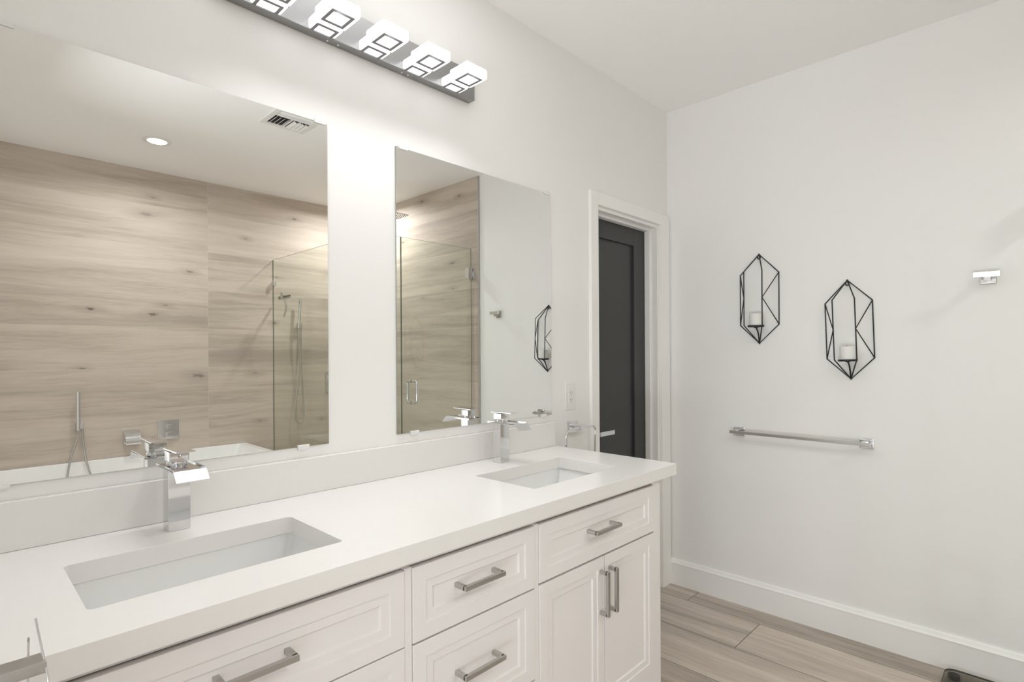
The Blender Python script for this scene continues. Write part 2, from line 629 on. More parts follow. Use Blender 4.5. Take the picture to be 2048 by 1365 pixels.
# baseboard with a moulded cap along the east wall
BH = 0.146
prof = [(0, 0), (-0.015, 0), (-0.015, BH - 0.030), (-0.0165, BH - 0.026), (-0.0165, BH - 0.021), (-0.0125, BH - 0.016), (-0.0105, BH - 0.009), (-0.0085, BH - 0.004), (-0.0065, BH), (0, BH)]
struct(MB().prism(prof, 'Y', -1.635, -0.0005).build('baseboard_east', trim_paint, angle=25), 'tall white baseboard under the towel bar')
# polished edge profile where the shower tile ends
struct(box('trim_4', satin, -0.0155, -0.0002, -1.6395, -1.6315, 0, CEIL - 0.001, 0.001), 'metal edge strip of the shower tile')
# shower curb
m = MB()
m.box(-0.985, -0.013, -1.765, -1.645, 0, 0.10, 0.004)
m.box(-0.985, -0.885, YB, -1.765, 0, 0.10, 0.004)
struct(m.build('trim_5', quartz), 'white curb under the shower glass')

# ------------------------------------------------------------------ vanity cabinet
FY = -0.578           # front plane of drawers and doors
VX0, VX1 = -2.918, -1.130
van = thing('vanity_cabinet', (-2.024, -0.28, 0), 'white shaker double vanity cabinet with drawers, doors and bar pulls under the white countertop', 'cabinet')
m = MB()
m.box(VX0, VX0 + 0.018, FY + 0.02, -0.002, 0.10, 0.8865)
m.box(VX1 - 0.018, VX1, FY + 0.02, -0.002, 0.10, 0.8865)
m.box(VX0 + 0.018, VX1 - 0.018, -0.012, -0.002, 0.10, 0.8865)
m.box(VX0 + 0.018, VX1 - 0.018, FY + 0.022, -0.012, 0.10, 0.118)
m.box(-1.819, -1.801, FY + 0.022, -0.012, 0.118, 0.8865)
m.box(-2.245, -2.227, FY + 0.022, -0.012, 0.118, 0.8865)
m.box(VX0 + 0.03, VX1 - 0.03, FY + 0.09, -0.02, 0.0, 0.10)
m.build('carcass', cab_paint, van)
m = MB()                          # face frame
ff0, ff1 = FY + 0.0035, FY + 0.021
m.box(VX1 - 0.046, VX1, ff0, ff1, 0.0, 0.8865, 0.0015)
m.box(VX0, VX0 + 0.046, ff0, ff1, 0.0, 0.8865, 0.0015)
for xa, xb in ((-1.8185, -1.801), (-2.2455, -2.2265)):
    m.box(xa, xb, ff0, ff1, 0.10, 0.868)
m.box(VX0 + 0.046, VX1 - 0.046, ff0 + 0.010, ff1, 0.868, 0.8865)
m.box(VX0 + 0.046, VX1 - 0.046, ff0, ff1, 0.10, 0.2005)
m.build('face_frame', cab_paint, van)


def front(name, x0, x1, z0, z1, band=0.036, parent=None):
    """shaker front: slab with two stepped recesses towards a flat centre field"""
    t = 0.019
    steps = [(0.0, 0.0), (band, 0.0), (band + 0.0015, 0.0035), (band + 0.021, 0.0035), (band + 0.024, 0.0085), (band + 0.027, 0.0085)]
    m = MB()
    loops = []
    loops.append([(x0, FY + t, z0), (x1, FY + t, z0), (x1, FY + t, z1), (x0, FY + t, z1)])
    e = 0.0012
    loops.append([(x0, FY + e, z0), (x1, FY + e, z0), (x1, FY + e, z1), (x0, FY + e, z1)])
    steps[0] = (e, 0.0)
    for i, d in steps:
        loops.append([(x0 + i, FY + d, z0 + i), (x1 - i, FY + d, z0 + i), (x1 - i, FY + d, z1 - i), (x0 + i, FY + d, z1 - i)])
    m.loft(loops, cap0=True, cap1=True)
    return m.build(name, cab_paint, parent, angle=20)


def pull(cx, cz, half, vertical, parent):
    """square bar pull on two posts"""
    m = MB()
    b, d = 0.0055, 0.034
    if vertical:
        pts = [(cx, FY + 0.006, cz - half + b), (cx, FY - d + b, cz - half + b), (cx, FY - d + b, cz + half - b), (cx, FY + 0.006, cz + half - b)]
        m.box(cx - b, cx + b, FY - d, FY - d + 2 * b, cz - half, cz + half, 0.001)
        for z in (cz - half, cz + half - 2 * b):
            m.box(cx - b, cx + b, FY - d + b, FY + 0.004, z, z + 2 * b, 0.001)
    else:
        m.box(cx - half, cx + half, FY - d, FY - d + 2 * b, cz - b, cz + b, 0.001)
        for x in (cx - half, cx + half - 2 * b):
            m.box(x, x + 2 * b, FY - d + b, FY + 0.010, cz - b, cz + b, 0.001)
    return m.build('handle', satin, parent)


G = 0.0016
for x0, x1, z0, z1, hc, hh in ((-1.801, -1.176, 0.700, 0.8665, -1.503, 0.067), (-2.2265, -1.8185, 0.6945, 0.8665, -2.032, 0.067),
                               (-2.2265, -1.8185, 0.4440, 0.6930, -2.032, 0.067), (-2.2265, -1.8185, 0.2020, 0.4425, -2.032, 0.067),
                               (-2.871, -2.2455, 0.6970, 0.8665, -2.566, 0.067)):
    d = front('drawer', x0 + G, x1 - G, z0 + G, z1 - G, 0.036, van)
    hz = (z0 + z1) / 2 + (0.0075 if hc > -1.6 or z0 > 0.6 else 0.008)
    pull(hc, hz, hh, False, d)
for x0, x1, hx in ((-1.801, -1.4865, -1.511), (-1.4855, -1.176, -1.462), (-2.871, -2.5590, -2.585), (-2.5580, -2.2455, -2.533)):
    d = front('door', x0 + G, x1 - G, 0.2020, 0.6985 - 2 * G, 0.036, van)
    pull(hx, 0.588, 0.070, True, d)

# ------------------------------------------------------------------ countertop with two openings, backsplash
CZ0, CZ1, CY0 = 0.887, 0.929, -0.600
CX0, CX1 = XL, -1.052
SK = ((-2.788, -2.335), (-1.700, -1.252))
SY0, SY1 = -0.472, -0.202


def slab_with_holes(x0, x1, y0, y1, z0, z1, holes, r):
    """quartz slab with rounded rectangular holes"""
    b = bmesh.new()
    edges = []
    outer = [(x0, y0), (x1, y0), (x1, y1), (x0, y1)]
    vs = [b.verts.new((*p, z1)) for p in outer]
    edges += [b.edges.new((vs[i], vs[(i + 1) % 4])) for i in range(4)]
    for hx0, hx1 in holes:
        L = rrect(hx0, hx1, SY0, SY1, r, z1, 5)
        hv = [b.verts.new(p) for p in L]
        edges += [b.edges.new((hv[i], hv[(i + 1) % len(hv)])) for i in range(len(hv))]
    bmesh.ops.triangle_fill(b, use_beauty=True, edges=edges)
    # keep only the faces outside the holes
    kill = []
    for f in b.faces:
        c = f.calc_center_median()
        for hx0, hx1 in holes:
            if hx0 < c.x < hx1 and SY0 < c.y < SY1:
                kill.append(f)
    bmesh.ops.delete(b, geom=kill, context='FACES')
    top = list(b.faces)
    ext = bmesh.ops.extrude_face_region(b, geom=top)
    for v in [g for g in ext['geom'] if isinstance(g, bmesh.types.BMVert)]:
        v.co.z = z0
    return b


m = MB()
m.merge(slab_with_holes(CX0 + 0.001, CX1, CY0, -0.0015, CZ0, CZ1, SK, 0.010))
be = [e for e in m.b.edges if len(e.link_faces) == 2 and e.calc_face_angle(0) > 1.0]
bmesh.ops.bevel(m.b, geom=be, offset=0.0016, segments=2, affect='EDGES', profile=0.5)
ct = m.build('countertop', quartz)
ct['label'] = 'long white quartz countertop with two sink openings on the vanity cabinet'
ct['category'] = 'countertop'
bs = MB().box(CX0 + 0.001, CX1, -0.0205, -0.0015, CZ1 + 0.0003, 1.034, 0.0015).build('backsplash', quartz)
bs['label'] = 'long low white quartz backsplash strip along the wall under the mirrors'
bs['category'] = 'backsplash'

# undermount sinks


def make_sink(cx):
    t = thing('sink', (cx, (SY0 + SY1) / 2, 0.74), 'white undermount rectangular basin in the near left half of the countertop below the larger mirror', 'sink', 'undermount basins in the countertop')
    hx = (SK[0][1] - SK[0][0]) / 2
    x0, x1 = cx - hx, cx + hx
    prof = [(-0.004, -0.004, CZ0 - 0.0003), (-0.003, -0.003, 0.872), (0.003, 0.000, 0.850), (0.009, 0.002, 0.832), (0.019, 0.004, 0.814), (0.033, 0.006, 0.798),
            (0.052, 0.009, 0.784), (0.078, 0.015, 0.773), (0.110, 0.028, 0.765), (0.145, 0.050, 0.760), (0.175, 0.090, 0.7565)]
    loops = []
    for i, j, z in prof:
        loops.append(rrect(x0 + i, x1 - i, SY0 + j, SY1 - j, 0.012 + 0.15 * max(0, j), z, 6))
    outer = []
    for i, j, z in reversed(prof):
        outer.append(rrect(x0 + i - 0.012, x1 - i + 0.012, SY0 + j - 0.012, SY1 - j + 0.012, 0.022 + 0.15 * max(0, j), z - (0.012 if z < CZ0 - 0.005 else 0.0), 6))
    m = MB()
    m.loft(loops + [])
    L = loops[-1]
    m.b.faces.new([v for v in m.b.verts][-len(L):])
    m2 = MB()
    m2.loft(outer, cap0=True)
    me = bpy.data.meshes.new('t')
    m2.b.to_mesh(me)
    m2.b.free()
    m.b.from_mesh(me)
    bpy.data.meshes.remove(me)
    # flange joining bowl and shell
    m.loft([loops[0], outer[-1]])
    bmesh.ops.remove_doubles(m.b, verts=m.b.verts, dist=0.0002)
    m.build('basin', porcelain, t, angle=50)
    m = MB()
    m.lathe([(0.0, 0.7570), (0.029, 0.7570), (0.031, 0.7590), (0.028, 0.7615), (0.0, 0.7615)], (cx, -0.337, 0), 'Z', 28)
    m.lathe([(0.0, 0.7615), (0.019, 0.7615), (0.019, 0.7650), (0.016, 0.7670), (0.0, 0.7675)], (cx, -0.337, 0), 'Z', 24)
    m.build('drain', chrome, t)
    return t


sink = make_sink((SK[0][0] + SK[0][1]) / 2)
s2 = copy_tree(sink)
s2.location.x = (SK[1][0] + SK[1][1]) / 2
s2['label'] = 'white undermount rectangular basin at the far right end of the countertop beside the dark door'

# ------------------------------------------------------------------ waterfall faucets


def make_faucet(cx):
    t = thing('faucet', (cx, -0.10, CZ1), 'chrome square waterfall faucet behind the near left basin, in front of the larger mirror', 'faucet', 'waterfall faucets')
    z = CZ1
    m = MB()
    m.box(cx - 0.0235, cx + 0.0235, -0.120, -0.078, z, z + 0.151, 0.0015)
    m.build('column', chrome, t)
    m = MB()                                    # spout plate with a bent lip and low side rims
    zt = z + 0.1525
    prof = [(-0.060, zt - 0.0035), (-0.060, zt), (-0.203, zt + 0.0015), (-0.224, zt - 0.0185), (-0.2255, zt - 0.0215), (-0.2215, zt - 0.0215), (-0.2015, zt - 0.0025)]
    m.prism(prof, 'X', cx - 0.0335, cx + 0.0335)
    for sx in (-1, 1):
        xa, xb = cx + sx * 0.0335, cx + sx * 0.0315
        m.prism([(-0.060, zt - 0.0005), (-0.060, zt + 0.003), (-0.200, zt + 0.0045), (-0.200, zt)], 'X', min(xa, xb), max(xa, xb))
    m.build('spout', chrome, t)
    m = MB()
    m.lathe([(0.0, 0.0), (0.021, 0.0), (0.022, 0.004), (0.020, 0.009), (0.0, 0.0092)], (cx, -0.099, zt + 0.0005), 'Z', 28)
    m.build('collar', chrome, t)
    m = MB()
    hb = zt + 0.0095
    m.box(cx - 0.021, cx + 0.021, -0.121, -0.079, hb, hb + 0.024, 0.002)
    m.lathe([(0.0, -0.1215), (0.0045, -0.1225), (0.005, -0.1205), (0.0, -0.1195)], (cx + 0.001, 0, hb + 0.012), 'Y', 14)
    h = m.build('handle', chrome, t)
    m = MB()
    m.box(cx - 0.020, cx + 0.020, -0.172, -0.064, -0.0020, 0.0020, 0.0012)
    m.xform(Matrix.Translation((0, 0.079, 0)))
    m.xform(Matrix.Translation((0, -0.079, hb + 0.0266)) @ Matrix.Rotation(math.radians(-1.2), 4, 'X'))
    m.build('lever', chrome, h)
    return t


fa = make_faucet(-2.563)
f2 = copy_tree(fa)
f2.location.x = -1.474
f2['label'] = 'chrome square waterfall faucet behind the far right basin, in front of the smaller mirror'

# ------------------------------------------------------------------ mirrors
MZ0, MZ1 = 1.0685, 2.050


def make_mirror(x0, x1, label, clips):
    t = thing('mirror', ((x0 + x1) / 2, 0, MZ0), label, 'mirror')
    m = MB()
    m.box(x0, x1, -0.006, -0.0005, MZ0, MZ1)
    m.b.normal_update()
    for f in m.b.faces:
        f.material_index = 0 if f.normal.y < -0.5 else 1
    m.build('mirror_glass', mirror_m, t, mats=[mirror_edge])
    for cx, top in clips:
        m = MB()
        z = MZ1 if top else MZ0
        s = 1 if top else -1
        za, zb = z - s * 0.006, z + s * 0.006
        m.box(cx - 0.018, cx + 0.018, -0.0095, -0.0063, min(za, zb), max(za, zb), 0.0012)
        za, zb = z + s * 0.0006, z + s * 0.009
        m.box(cx - 0.016, cx + 0.016, -0.0085, -0.0005, min(za, zb), max(za, zb), 0.0012)
        m.build('clip', clip_plastic, t)
    return t


make_mirror(-2.940, -2.126, 'large frameless wall mirror above the left basin, showing tub wall and recessed lamp', ((-2.860, True), (-2.150, True), (-2.870, False), (-2.207, False)))
make_mirror(-1.877, -1.063, 'frameless wall mirror above the right basin, showing the glass shower door', ((-1.848, True), (-1.089, True), (-1.806, False), (-1.120, False)))

# ------------------------------------------------------------------ vanity light bar
vl = thing('vanity_light', (-1.995, 0, 2.302), 'chrome bar light with five glowing square acrylic lamps above the mirrors', 'light')
LX0, LX1, LZ0, LZ1 = -2.449, -1.541, 2.302, 2.412
MB().box(LX0, LX1, -0.036, -0.0005, LZ0, LZ1, 0.003).build('backplate', brushed, vl)
for x in (-2.13, -2.095, -1.86, -1.835):
    m = MB()
    m.lathe([(0.0, -0.0025), (0.0035, -0.002), (0.004, 0.0004), (0.0, 0.0006)], (x, -0.018, LZ0), 'Z', 12)
    m.build('screw', chrome, vl)
for i in range(5):
    cx = -1.664 - 0.1655 * i
    m = MB()
    m.box(cx - 0.0475, cx + 0.0475, -0.186, -0.0925, LZ0 + 0.0012, LZ0 + 0.036, 0.005)
    m.box(cx - 0.040, cx + 0.0455, -0.088, -0.0362, LZ0 + 0.001, LZ0 + 0.031, 0.005)
    m.box(cx - 0.030, cx + 0.030, -0.095, -0.085, LZ0 + 0.006, LZ0 + 0.026)
    lb = m.build('lamp_block', lamp_m, vl)
    m = MB()
    z0, z1 = LZ0 - 0.0006, LZ0 + 0.0022
    for ya, yb, xa, xb in ((-0.174, -0.104, cx - 0.0345, cx + 0.0345), (-0.082, -0.0362, cx - 0.033, cx + 0.0355)):
        w_ = 0.0085
        m.box(xa, xb, ya, ya + w_, z0, z1)
        if ya < -0.1:
            m.box(xa, xb, yb - w_, yb, z0, z1)
        m.box(xa, xa + w_, ya + w_, yb - (w_ if ya < -0.1 else 0), z0, z1)
        m.box(xb - w_, xb, ya + w_, yb - (w_ if ya < -0.1 else 0), z0, z1)
    m.build('square_outline', etch, lb)['label'] = 'grey square outline'
    for nm, wts, z, tilt, cone in (('lamp_beam_down', BEAM_DN, LZ0 - 0.006, -30, 150), ('ceiling_fill', FILL_UP, LZ0 + 0.046, 180 + 50, 120)):  # the upward spot is added ceiling fill, not the fixture's own throw
        d = bpy.data.lights.new(nm, 'SPOT')
        d.energy, d.color, d.shadow_soft_size = wts, (0.965, 0.98, 1.0), 0.006
        d.spot_size, d.spot_blend = math.radians(cone), 1.0
        o = bpy.data.objects.new(nm, d)
        o.location = (cx, -0.139, z)
        o.rotation_euler = (math.radians(tilt), 0, 0)
        C.objects.link(o)

# ------------------------------------------------------------------ outlet
ol = thing('power_outlet', (-0.925, 0, 1.14), 'white rectangular double power outlet on the wall between mirror and door casing', 'outlet')
MB().box(-0.963, -0.888, -0.0062, -0.0002, 1.077, 1.202, 0.003).build('cover_plate', plastic_w, ol)
m = MB().box(-0.942, -0.909, -0.0080, -0.0055, 1.106, 1.173, 0.001)
rc = m.build('receptacle', plastic_w, ol)
m = MB()
for zc in (1.157, 1.124):
    m.box(-0.9335, -0.9320, -0.0084, -0.0078, zc - 0.001, zc + 0.007)
    m.box(-0.9200, -0.9185, -0.0084, -0.0078, zc - 0.001, zc + 0.006)
    m.box(-0.9275, -0.9240, -0.0084, -0.0078, zc - 0.0095, zc - 0.0055)
m.build('slot', dark_slot, rc)

# ------------------------------------------------------------------ towel ring beside the counter
tr = thing('towel_ring', (-0.912, 0, 1.0), 'chrome square towel ring on the wall between the countertop end and dark door', 'towel ring')
MB().box(-0.944, -0.880, -0.012, -0.0005, 0.972, 1.024, 0.003).build('wall_plate', chrome, tr)
MB().box(-0.926, -0.898, -0.062, -0.0115, 0.987, 1.010, 0.002).build('post', chrome, tr)
m = MB()
ry = -0.056
pts = [(-0.935, ry, 0.998), (-0.806, ry, 0.998), (-0.812, ry, 0.840), (-1.026, ry, 0.840), (-1.026, ry, 0.978), (-0.992, ry, 0.9985), (-0.935, ry, 0.9985)]
m.tube(fillet(pts, 0.022, 6), 0.0046, 10)
m.build('ring', chrome, tr)

# towel ring on the left wall, close to the camera
tl = thing('towel_ring', (XL, -0.86, 1.03), 'chrome towel ring at the lower left corner, close in front of the countertop', 'towel ring')
MB().box(XL + 0.0005, XL + 0.012, -0.895, -0.835, 1.005, 1.060, 0.003).build('wall_plate', chrome, tl)
MB().box(XL + 0.0115, -2.8785, -0.878, -0.852, 1.028, 1.040, 0.0015).build('post', satin, tl)  # darker metal stands in for dark reflections in the chrome
m = MB()
m.tube(fillet([(-2.884, -0.842, 1.072), (-2.879, -0.880, 1.030), (-2.876, -0.912, 0.985), (-2.874, -0.935, 0.900), (-2.886, -0.800, 0.900), (-2.889, -0.822, 0.990), (-2.889, -0.836, 1.052)], 0.012, 4), 0.0011, 8)
m.build('ring', chrome, tl)

# ------------------------------------------------------------------ towel bar on the east wall
tb = thing('towel_bar', (0, -0.706, 0.922), 'long chrome towel bar on the side wall below the wire sconces', 'towel bar')
for yc in (-0.416, -0.996):
    MB().box(-0.010, -0.0005, yc - 0.028, yc + 0.028, 0.896, 0.943, 0.003).build('wall_plate', chrome, tb)
    MB().box(-0.066, -0.0095, yc - 0.011, yc + 0.011, 0.911, 0.933, 0.002).build('post', chrome, tb)
MB().box(-0.0675, -0.0525, -1.022, -0.388, 0.9145, 0.9295, 0.0012).build('bar', satin, tb)

# robe hook
rh = thing('robe_hook', (0, -1.418, 1.64), 'small chrome double robe hook high on the side wall at the right', 'hook')
MB().box(-0.010, -0.0005, -1.447, -1.395, 1.612, 1.664, 0.003).build('wall_plate', satin, rh)  # plate and post in darker metal, imitating the chrome's dark reflections
MB().box(-0.048, -0.0095, -1.432, -1.408, 1.622, 1.646, 0.002).build('post', satin, rh)
m = MB()
m.box(-0.060, -0.044, -1.461, -1.377, 1.636, 1.658, 0.0015)
m.build('crossbar', chrome, rh)

# ------------------------------------------------------------------ wire candle sconces
SR = 0.0029


def make_sconce(y, z):
    t = thing('candle_sconce', (0, y, z), 'black geometric wire candle sconce, the higher one on the side wall nearer the door', 'sconce', 'wire candle sconces')

    def P(dx, dy, dz):
        return (dx, y + dy, z + dz)
    W0, H1, H2, HB, D, w0, h1, h2 = 0.097, -0.102, -0.366, -0.462, -0.090, 0.045, -0.095, -0.371
    m = MB()
    m.tube([P(-0.004, 0, 0), P(-0.004, W0, H1), P(-0.004, W0, H2), P(-0.004, 0, HB), P(-0.004, -W0, H2), P(-0.004, -W0, H1)], SR, 8, closed=True)
    for s in (1, -1):
        m.tube([P(-0.004, 0, 0), P(D, s * w0, h1), P(D, s * w0, h2), P(-0.004, 0, HB)], SR, 8)
        m.tube([P(-0.004, s * W0, H1), P(D, s * w0, -0.232), P(-0.004, s * W0, H2)], SR * 0.9, 8)
        for q in (P(-0.004, s * W0, H1), P(-0.004, s * W0, H2), P(D, s * w0, h1), P(D, s * w0, h2)):
            m.ball(q, SR * 1.08, 1)
    for q in (P(-0.004, 0, 0), P(-0.004, 0, HB)):
        m.ball(q, SR * 1.6, 1)
    m.build('wire_frame', black_metal, t, angle=60)
    m = MB()
    loop = [P(-0.005, 0.0075 * math.cos(a), -0.014 + 0.011 * math.sin(a)) for a in [i * math.pi / 8 for i in range(16)]]
    m.tube(loop, SR * 0.85, 8, closed=True)
    m.build('hanging_loop', black_metal, t, angle=60)
    m = MB()
    m.lathe([(0.0, -0.3790), (0.038, -0.3790), (0.0395, -0.3775), (0.0395, -0.3700), (0.0375, -0.3700), (0.0370, -0.3745), (0.0, -0.3750)], P(-0.052, 0, 0), 'Z', 36)
    m.lathe([(0.0, -0.3835), (0.010, -0.3835), (0.010, -0.3788), (0.0, -0.3786)], P(-0.052, 0, 0), 'Z', 16)
    m.build('candle_plate', black_metal, t)
    m = MB()
    m.tube(bez(P(-0.052, 0, -0.382), P(-0.030, -0.002, -0.392), P(-0.012, 0, -0.425), P(-0.006, 0, HB + 0.004), 12), SR * 1.2, 8)
    m.build('stem', black_metal, t, angle=60)
    return t


def make_candle(y, z, label):
    """z is the height of the plate's upper face"""
    t = thing('pillar_candle', (-0.052, y, z), label, 'candle', 'white pillar candles')
    m = MB()
    m.lathe([(0.0, 0.0003), (0.0295, 0.0003), (0.031, 0.002), (0.031, 0.062), (0.0295, 0.0645), (0.025, 0.0640), (0.0, 0.0615)], (-0.052, y, z), 'Z', 40)
    m.build('wax', candle_wax, t, angle=50)
    MB().tube([(-0.052, y, z + 0.060), (-0.0515, y + 0.001, z + 0.066), (-0.050, y + 0.002, z + 0.070)], 0.0011, 6).build('wick', wick_m, t)
    return t


sa = make_sconce(-0.521, 1.848)
sb = copy_tree(sa)
sb.location = (0, -0.921, 1.675)
sb.rotation_euler = (math.radians(-1.7), 0, 0)
sb['label'] = 'black geometric wire candle sconce, the lower right one of the pair on the side wall'
ca = make_candle(-0.521, 1.848 - 0.375, 'short white pillar candle in the higher wire sconce nearer the door')
cb = copy_tree(ca)
a = math.radians(-1.7)
cb.location = (-0.052, -0.921 + 0.375 * math.sin(a), 1.675 - 0.375 * math.cos(a))
cb.rotation_euler = (a, 0, 0)
cb['label'] = 'short white pillar candle in the lower right wire sconce'

# ------------------------------------------------------------------ glass bathroom scale on the floor
sc = thing('bathroom_scale', (-0.19, -1.42, 0), 'dark tinted glass bathroom scale on the floor by the baseboard, bottom right corner', 'scale')
m = MB()
L0 = rrect(-0.335, -0.052, -1.565, -1.283, 0.035, 0.020, 8)
L1 = rrect(-0.335, -0.052, -1.565, -1.283, 0.035, 0.028, 8)
m.loft([L0, L1], True, True)
m.b.normal_update()
for f in m.b.faces:
    f.material_index = 0 if abs(f.normal.z) > 0.5 else 1
m.build('glass_top', scale_glass, sc, mats=[grey_metal])
m = MB()
for fx in (-0.305, -0.082):
    for fy in (-1.535, -1.313):
        m = MB()
        m.lathe([(0.0, 0.0002), (0.018, 0.0002), (0.020, 0.004), (0.020, 0.0195), (0.0, 0.0197)], (fx, fy, 0), 'Z', 20)
        m.build('foot', grey_metal, sc)

# ------------------------------------------------------------------ bathtub along the tiled wall
TX0, TX1, TY0, TY1, TZ = -2.975, -1.175, YB + 0.001, -2.49, 0.598
tub = thing('bathtub', ((TX0 + TX1) / 2, (TY0 + TY1) / 2, 0), 'white rectangular bathtub along the tiled wall, seen in the larger mirror', 'bathtub')
m = MB()
rim = 0.055
loops = [rrect(TX0 + 0.02, TX1 - 0.02, TY0, TY1 - 0.02, 0.015, 0.0, 5),
         rrect(TX0, TX1, TY0, TY1, 0.015, TZ - 0.004, 5),
         rrect(TX0 + 0.003, TX1 - 0.003, TY0 + 0.002, TY1 - 0.003, 0.015, TZ, 5),
         rrect(TX0 + rim, TX1 - rim, TY0 + 0.030, TY1 - rim, 0.020, TZ, 5),
         rrect(TX0 + rim + 0.004, TX1 - rim - 0.006, TY0 + 0.034, TY1 - rim - 0.004, 0.020, TZ - 0.006, 5),
         rrect(TX0 + 0.15, TX1 - 0.22, TY0 + 0.075, TY1 - 0.10, 0.05, 0.22, 5),
         rrect(TX0 + 0.19, TX1 - 0.28, TY0 + 0.115, TY1 - 0.14, 0.05, 0.165, 5),
         rrect(TX0 + 0.25, TX1 - 0.34, TY0 + 0.16, TY1 - 0.19, 0.05, 0.155, 5)]
m.loft(loops, True, True)
m.build('shell', acryl_tub, tub, angle=30)
m = MB()
m.lathe([(0.0, 0.1555), (0.030, 0.1555), (0.032, 0.158), (0.0, 0.160)], (-2.0, (TY0 + TY1) / 2, 0), 'Z', 24)
m.build('drain', chrome, tub)

WY = YB                      # face of the tiled wall


# waterfall tub spout
ts = thing('tub_spout', (-1.988, WY, 0.72), 'chrome curved waterfall tub spout on the tiled wall, beside the valve plate', 'spout')
x0, x1 = -2.036, -1.940
m = MB()
m.box(x0 + 0.002, x1 - 0.002, WY, WY + 0.012, 0.690, 0.792, 0.003)
m.build('wall_plate', chrome, ts)
m = MB()
top = bez((0, WY + 0.010, 0.785), (0, WY + 0.05, 0.787), (0, WY + 0.075, 0.765), (0, WY + 0.088, 0.700), 12)
bot = [(p.y - 0.004 if i else p.y, p.z - 0.010) for i, p in enumerate(top)]
poly = [(p.y, p.z) for p in top] + bot[::-1]
m.prism(poly, 'X', x0, x1)
m.build('spout_lip', chrome, ts, angle=30)

# square valve plate
vp = thing('tub_valve', (-1.745, WY, 0.765), 'square chrome valve plate with two square buttons on the tiled wall above the tub', 'valve')
MB().box(-1.817, -1.675, WY, WY + 0.008, 0.692, 0.841, 0.002).build('wall_plate', chrome, vp)
for zc, s in ((0.792, 0.016), (0.727, 0.021)):
    MB().box(-1.745 - s, -1.745 + s, WY + 0.0085, WY + 0.026, zc - s, zc + s, 0.002).build('button', chrome, vp)

# tub hand shower
hs = thing('hand_shower', (-2.297, WY, 0.85), 'slim chrome hand shower in a wall bracket above the tub', 'hand shower')
m = MB()
m.box(-2.318, -2.268, WY, WY + 0.010, 0.824, 0.872, 0.002)
m.box(-2.306, -2.280, WY + 0.010, WY + 0.045, 0.832, 0.866, 0.002)
m.build('bracket', chrome, hs)
m = MB()
m.lathe([(0.0, 0.0), (0.010, 0.001), (0.0115, 0.02), (0.0115, 0.262), (0.0095, 0.268), (0.0, 0.2685)], (0, 0, 0), 'Z', 20)
m.xform(Matrix.Translation((-2.304, WY + 0.056, 0.822)))
m.build('wand', chrome, hs)
m = MB()
a = Vector((-2.304, WY + 0.056, 0.824))
pts = chain(bez(a, a + Vector((0, 0.0, -0.08)), (-2.345, WY + 0.075, 0.70), (-2.365, WY + 0.085, 0.55), 14),
            bez((-2.365, WY + 0.085, 0.55), (-2.385, WY + 0.095, 0.42), (-2.36, WY + 0.12, 0.33), (-2.30, WY + 0.125, 0.33), 12),
            bez((-2.30, WY + 0.125, 0.33), (-2.22, WY + 0.13, 0.33), (-2.225, WY + 0.10, 0.43), (-2.245, WY + 0.08, 0.52), 12),
            bez((-2.245, WY + 0.08, 0.52), (-2.268, WY + 0.06, 0.62), (-2.276, WY + 0.028, 0.70), (-2.276, WY + 0.024, 0.828), 14))
m.tube(pts, 0.0065, 10)
m.build('hose', satin, hs, angle=60)

# ------------------------------------------------------------------ shower enclosure
GX, GY, GT = -0.934, -1.705, 2.172
t = thing('shower_screen', (GX, (YB + GY) / 2, 0.1), 'fixed clear glass shower panel standing on the curb beside the tub', 'shower glass')


def pane(x0, x1, y0, y1, z0, z1, normal, name, parent):
    m = MB()
    m.box(x0, x1, y0, y1, z0, z1)
    m.b.normal_update()
    for f in m.b.faces:
        f.material_index = 0 if abs(f.normal['xyz'.index(normal)]) > 0.5 else 1
    return m.build(name, glass, parent, mats=[glass_edge])


pane(GX - 0.004, GX + 0.004, YB + 0.003, GY, 0.1005, GT, 'x', 'glass_panel', t)
for zc in (1.965, 0.35):
    m = MB()
    m.box(GX - 0.010, GX + 0.010, YB, YB + 0.048, zc - 0.023, zc + 0.023, 0.002)
    m.build('wall_clip', chrome, t)
fp = thing('shower_screen', (-0.81, GY, 0.1), 'narrow fixed clear glass panel at the front of the shower, beside the glass door', 'shower glass')
pane(GX + 0.006, -0.695, GY - 0.004, GY + 0.004, 0.1005, GT, 'y', 'glass_panel', fp)
sd = thing('shower_door', (-0.35, GY, 0.1), 'clear glass shower door with chrome handle and hinges, seen in the smaller mirror', 'shower door')
pane(-0.690, -0.030, GY - 0.004, GY + 0.004, 0.110, GT, 'y', 'glass_panel', sd)
for zc in (1.975, 0.36):
    m = MB()
    m.box(-0.083, -0.022, GY - 0.011, GY + 0.011, zc - 0.045, zc + 0.045, 0.003)
    m.box(-0.024, -0.0125, GY - 0.009, GY + 0.009, zc - 0.020, zc + 0.020, 0.001)
    m.box(-0.0195, -0.0135, GY - 0.026, GY + 0.026, zc - 0.045, zc + 0.045, 0.002)
    m.build('hinge', chrome, sd)
m = MB()
hz0, hz1, hx = 0.965, 1.165, -0.600
for s in (1, -1):
    pts = [(hx, GY + s * 0.004, hz0 + 0.022), (hx, GY + s * 0.058, hz0 + 0.022), (hx, GY + s * 0.058, hz1 - 0.022), (hx, GY + s * 0.004, hz1 - 0.022)]
    m.tube(fillet(pts, 0.028, 7), 0.0095, 12)
    for z in (hz0 + 0.022, hz1 - 0.022):
        m.lathe([(0.0, 0.0), (0.013, 0.0), (0.013, s * 0.004), (0.0, s * 0.0042)], (hx, GY + s * 0.0042, z), 'Y', 18)
m.build('handle', chrome, sd, angle=50)

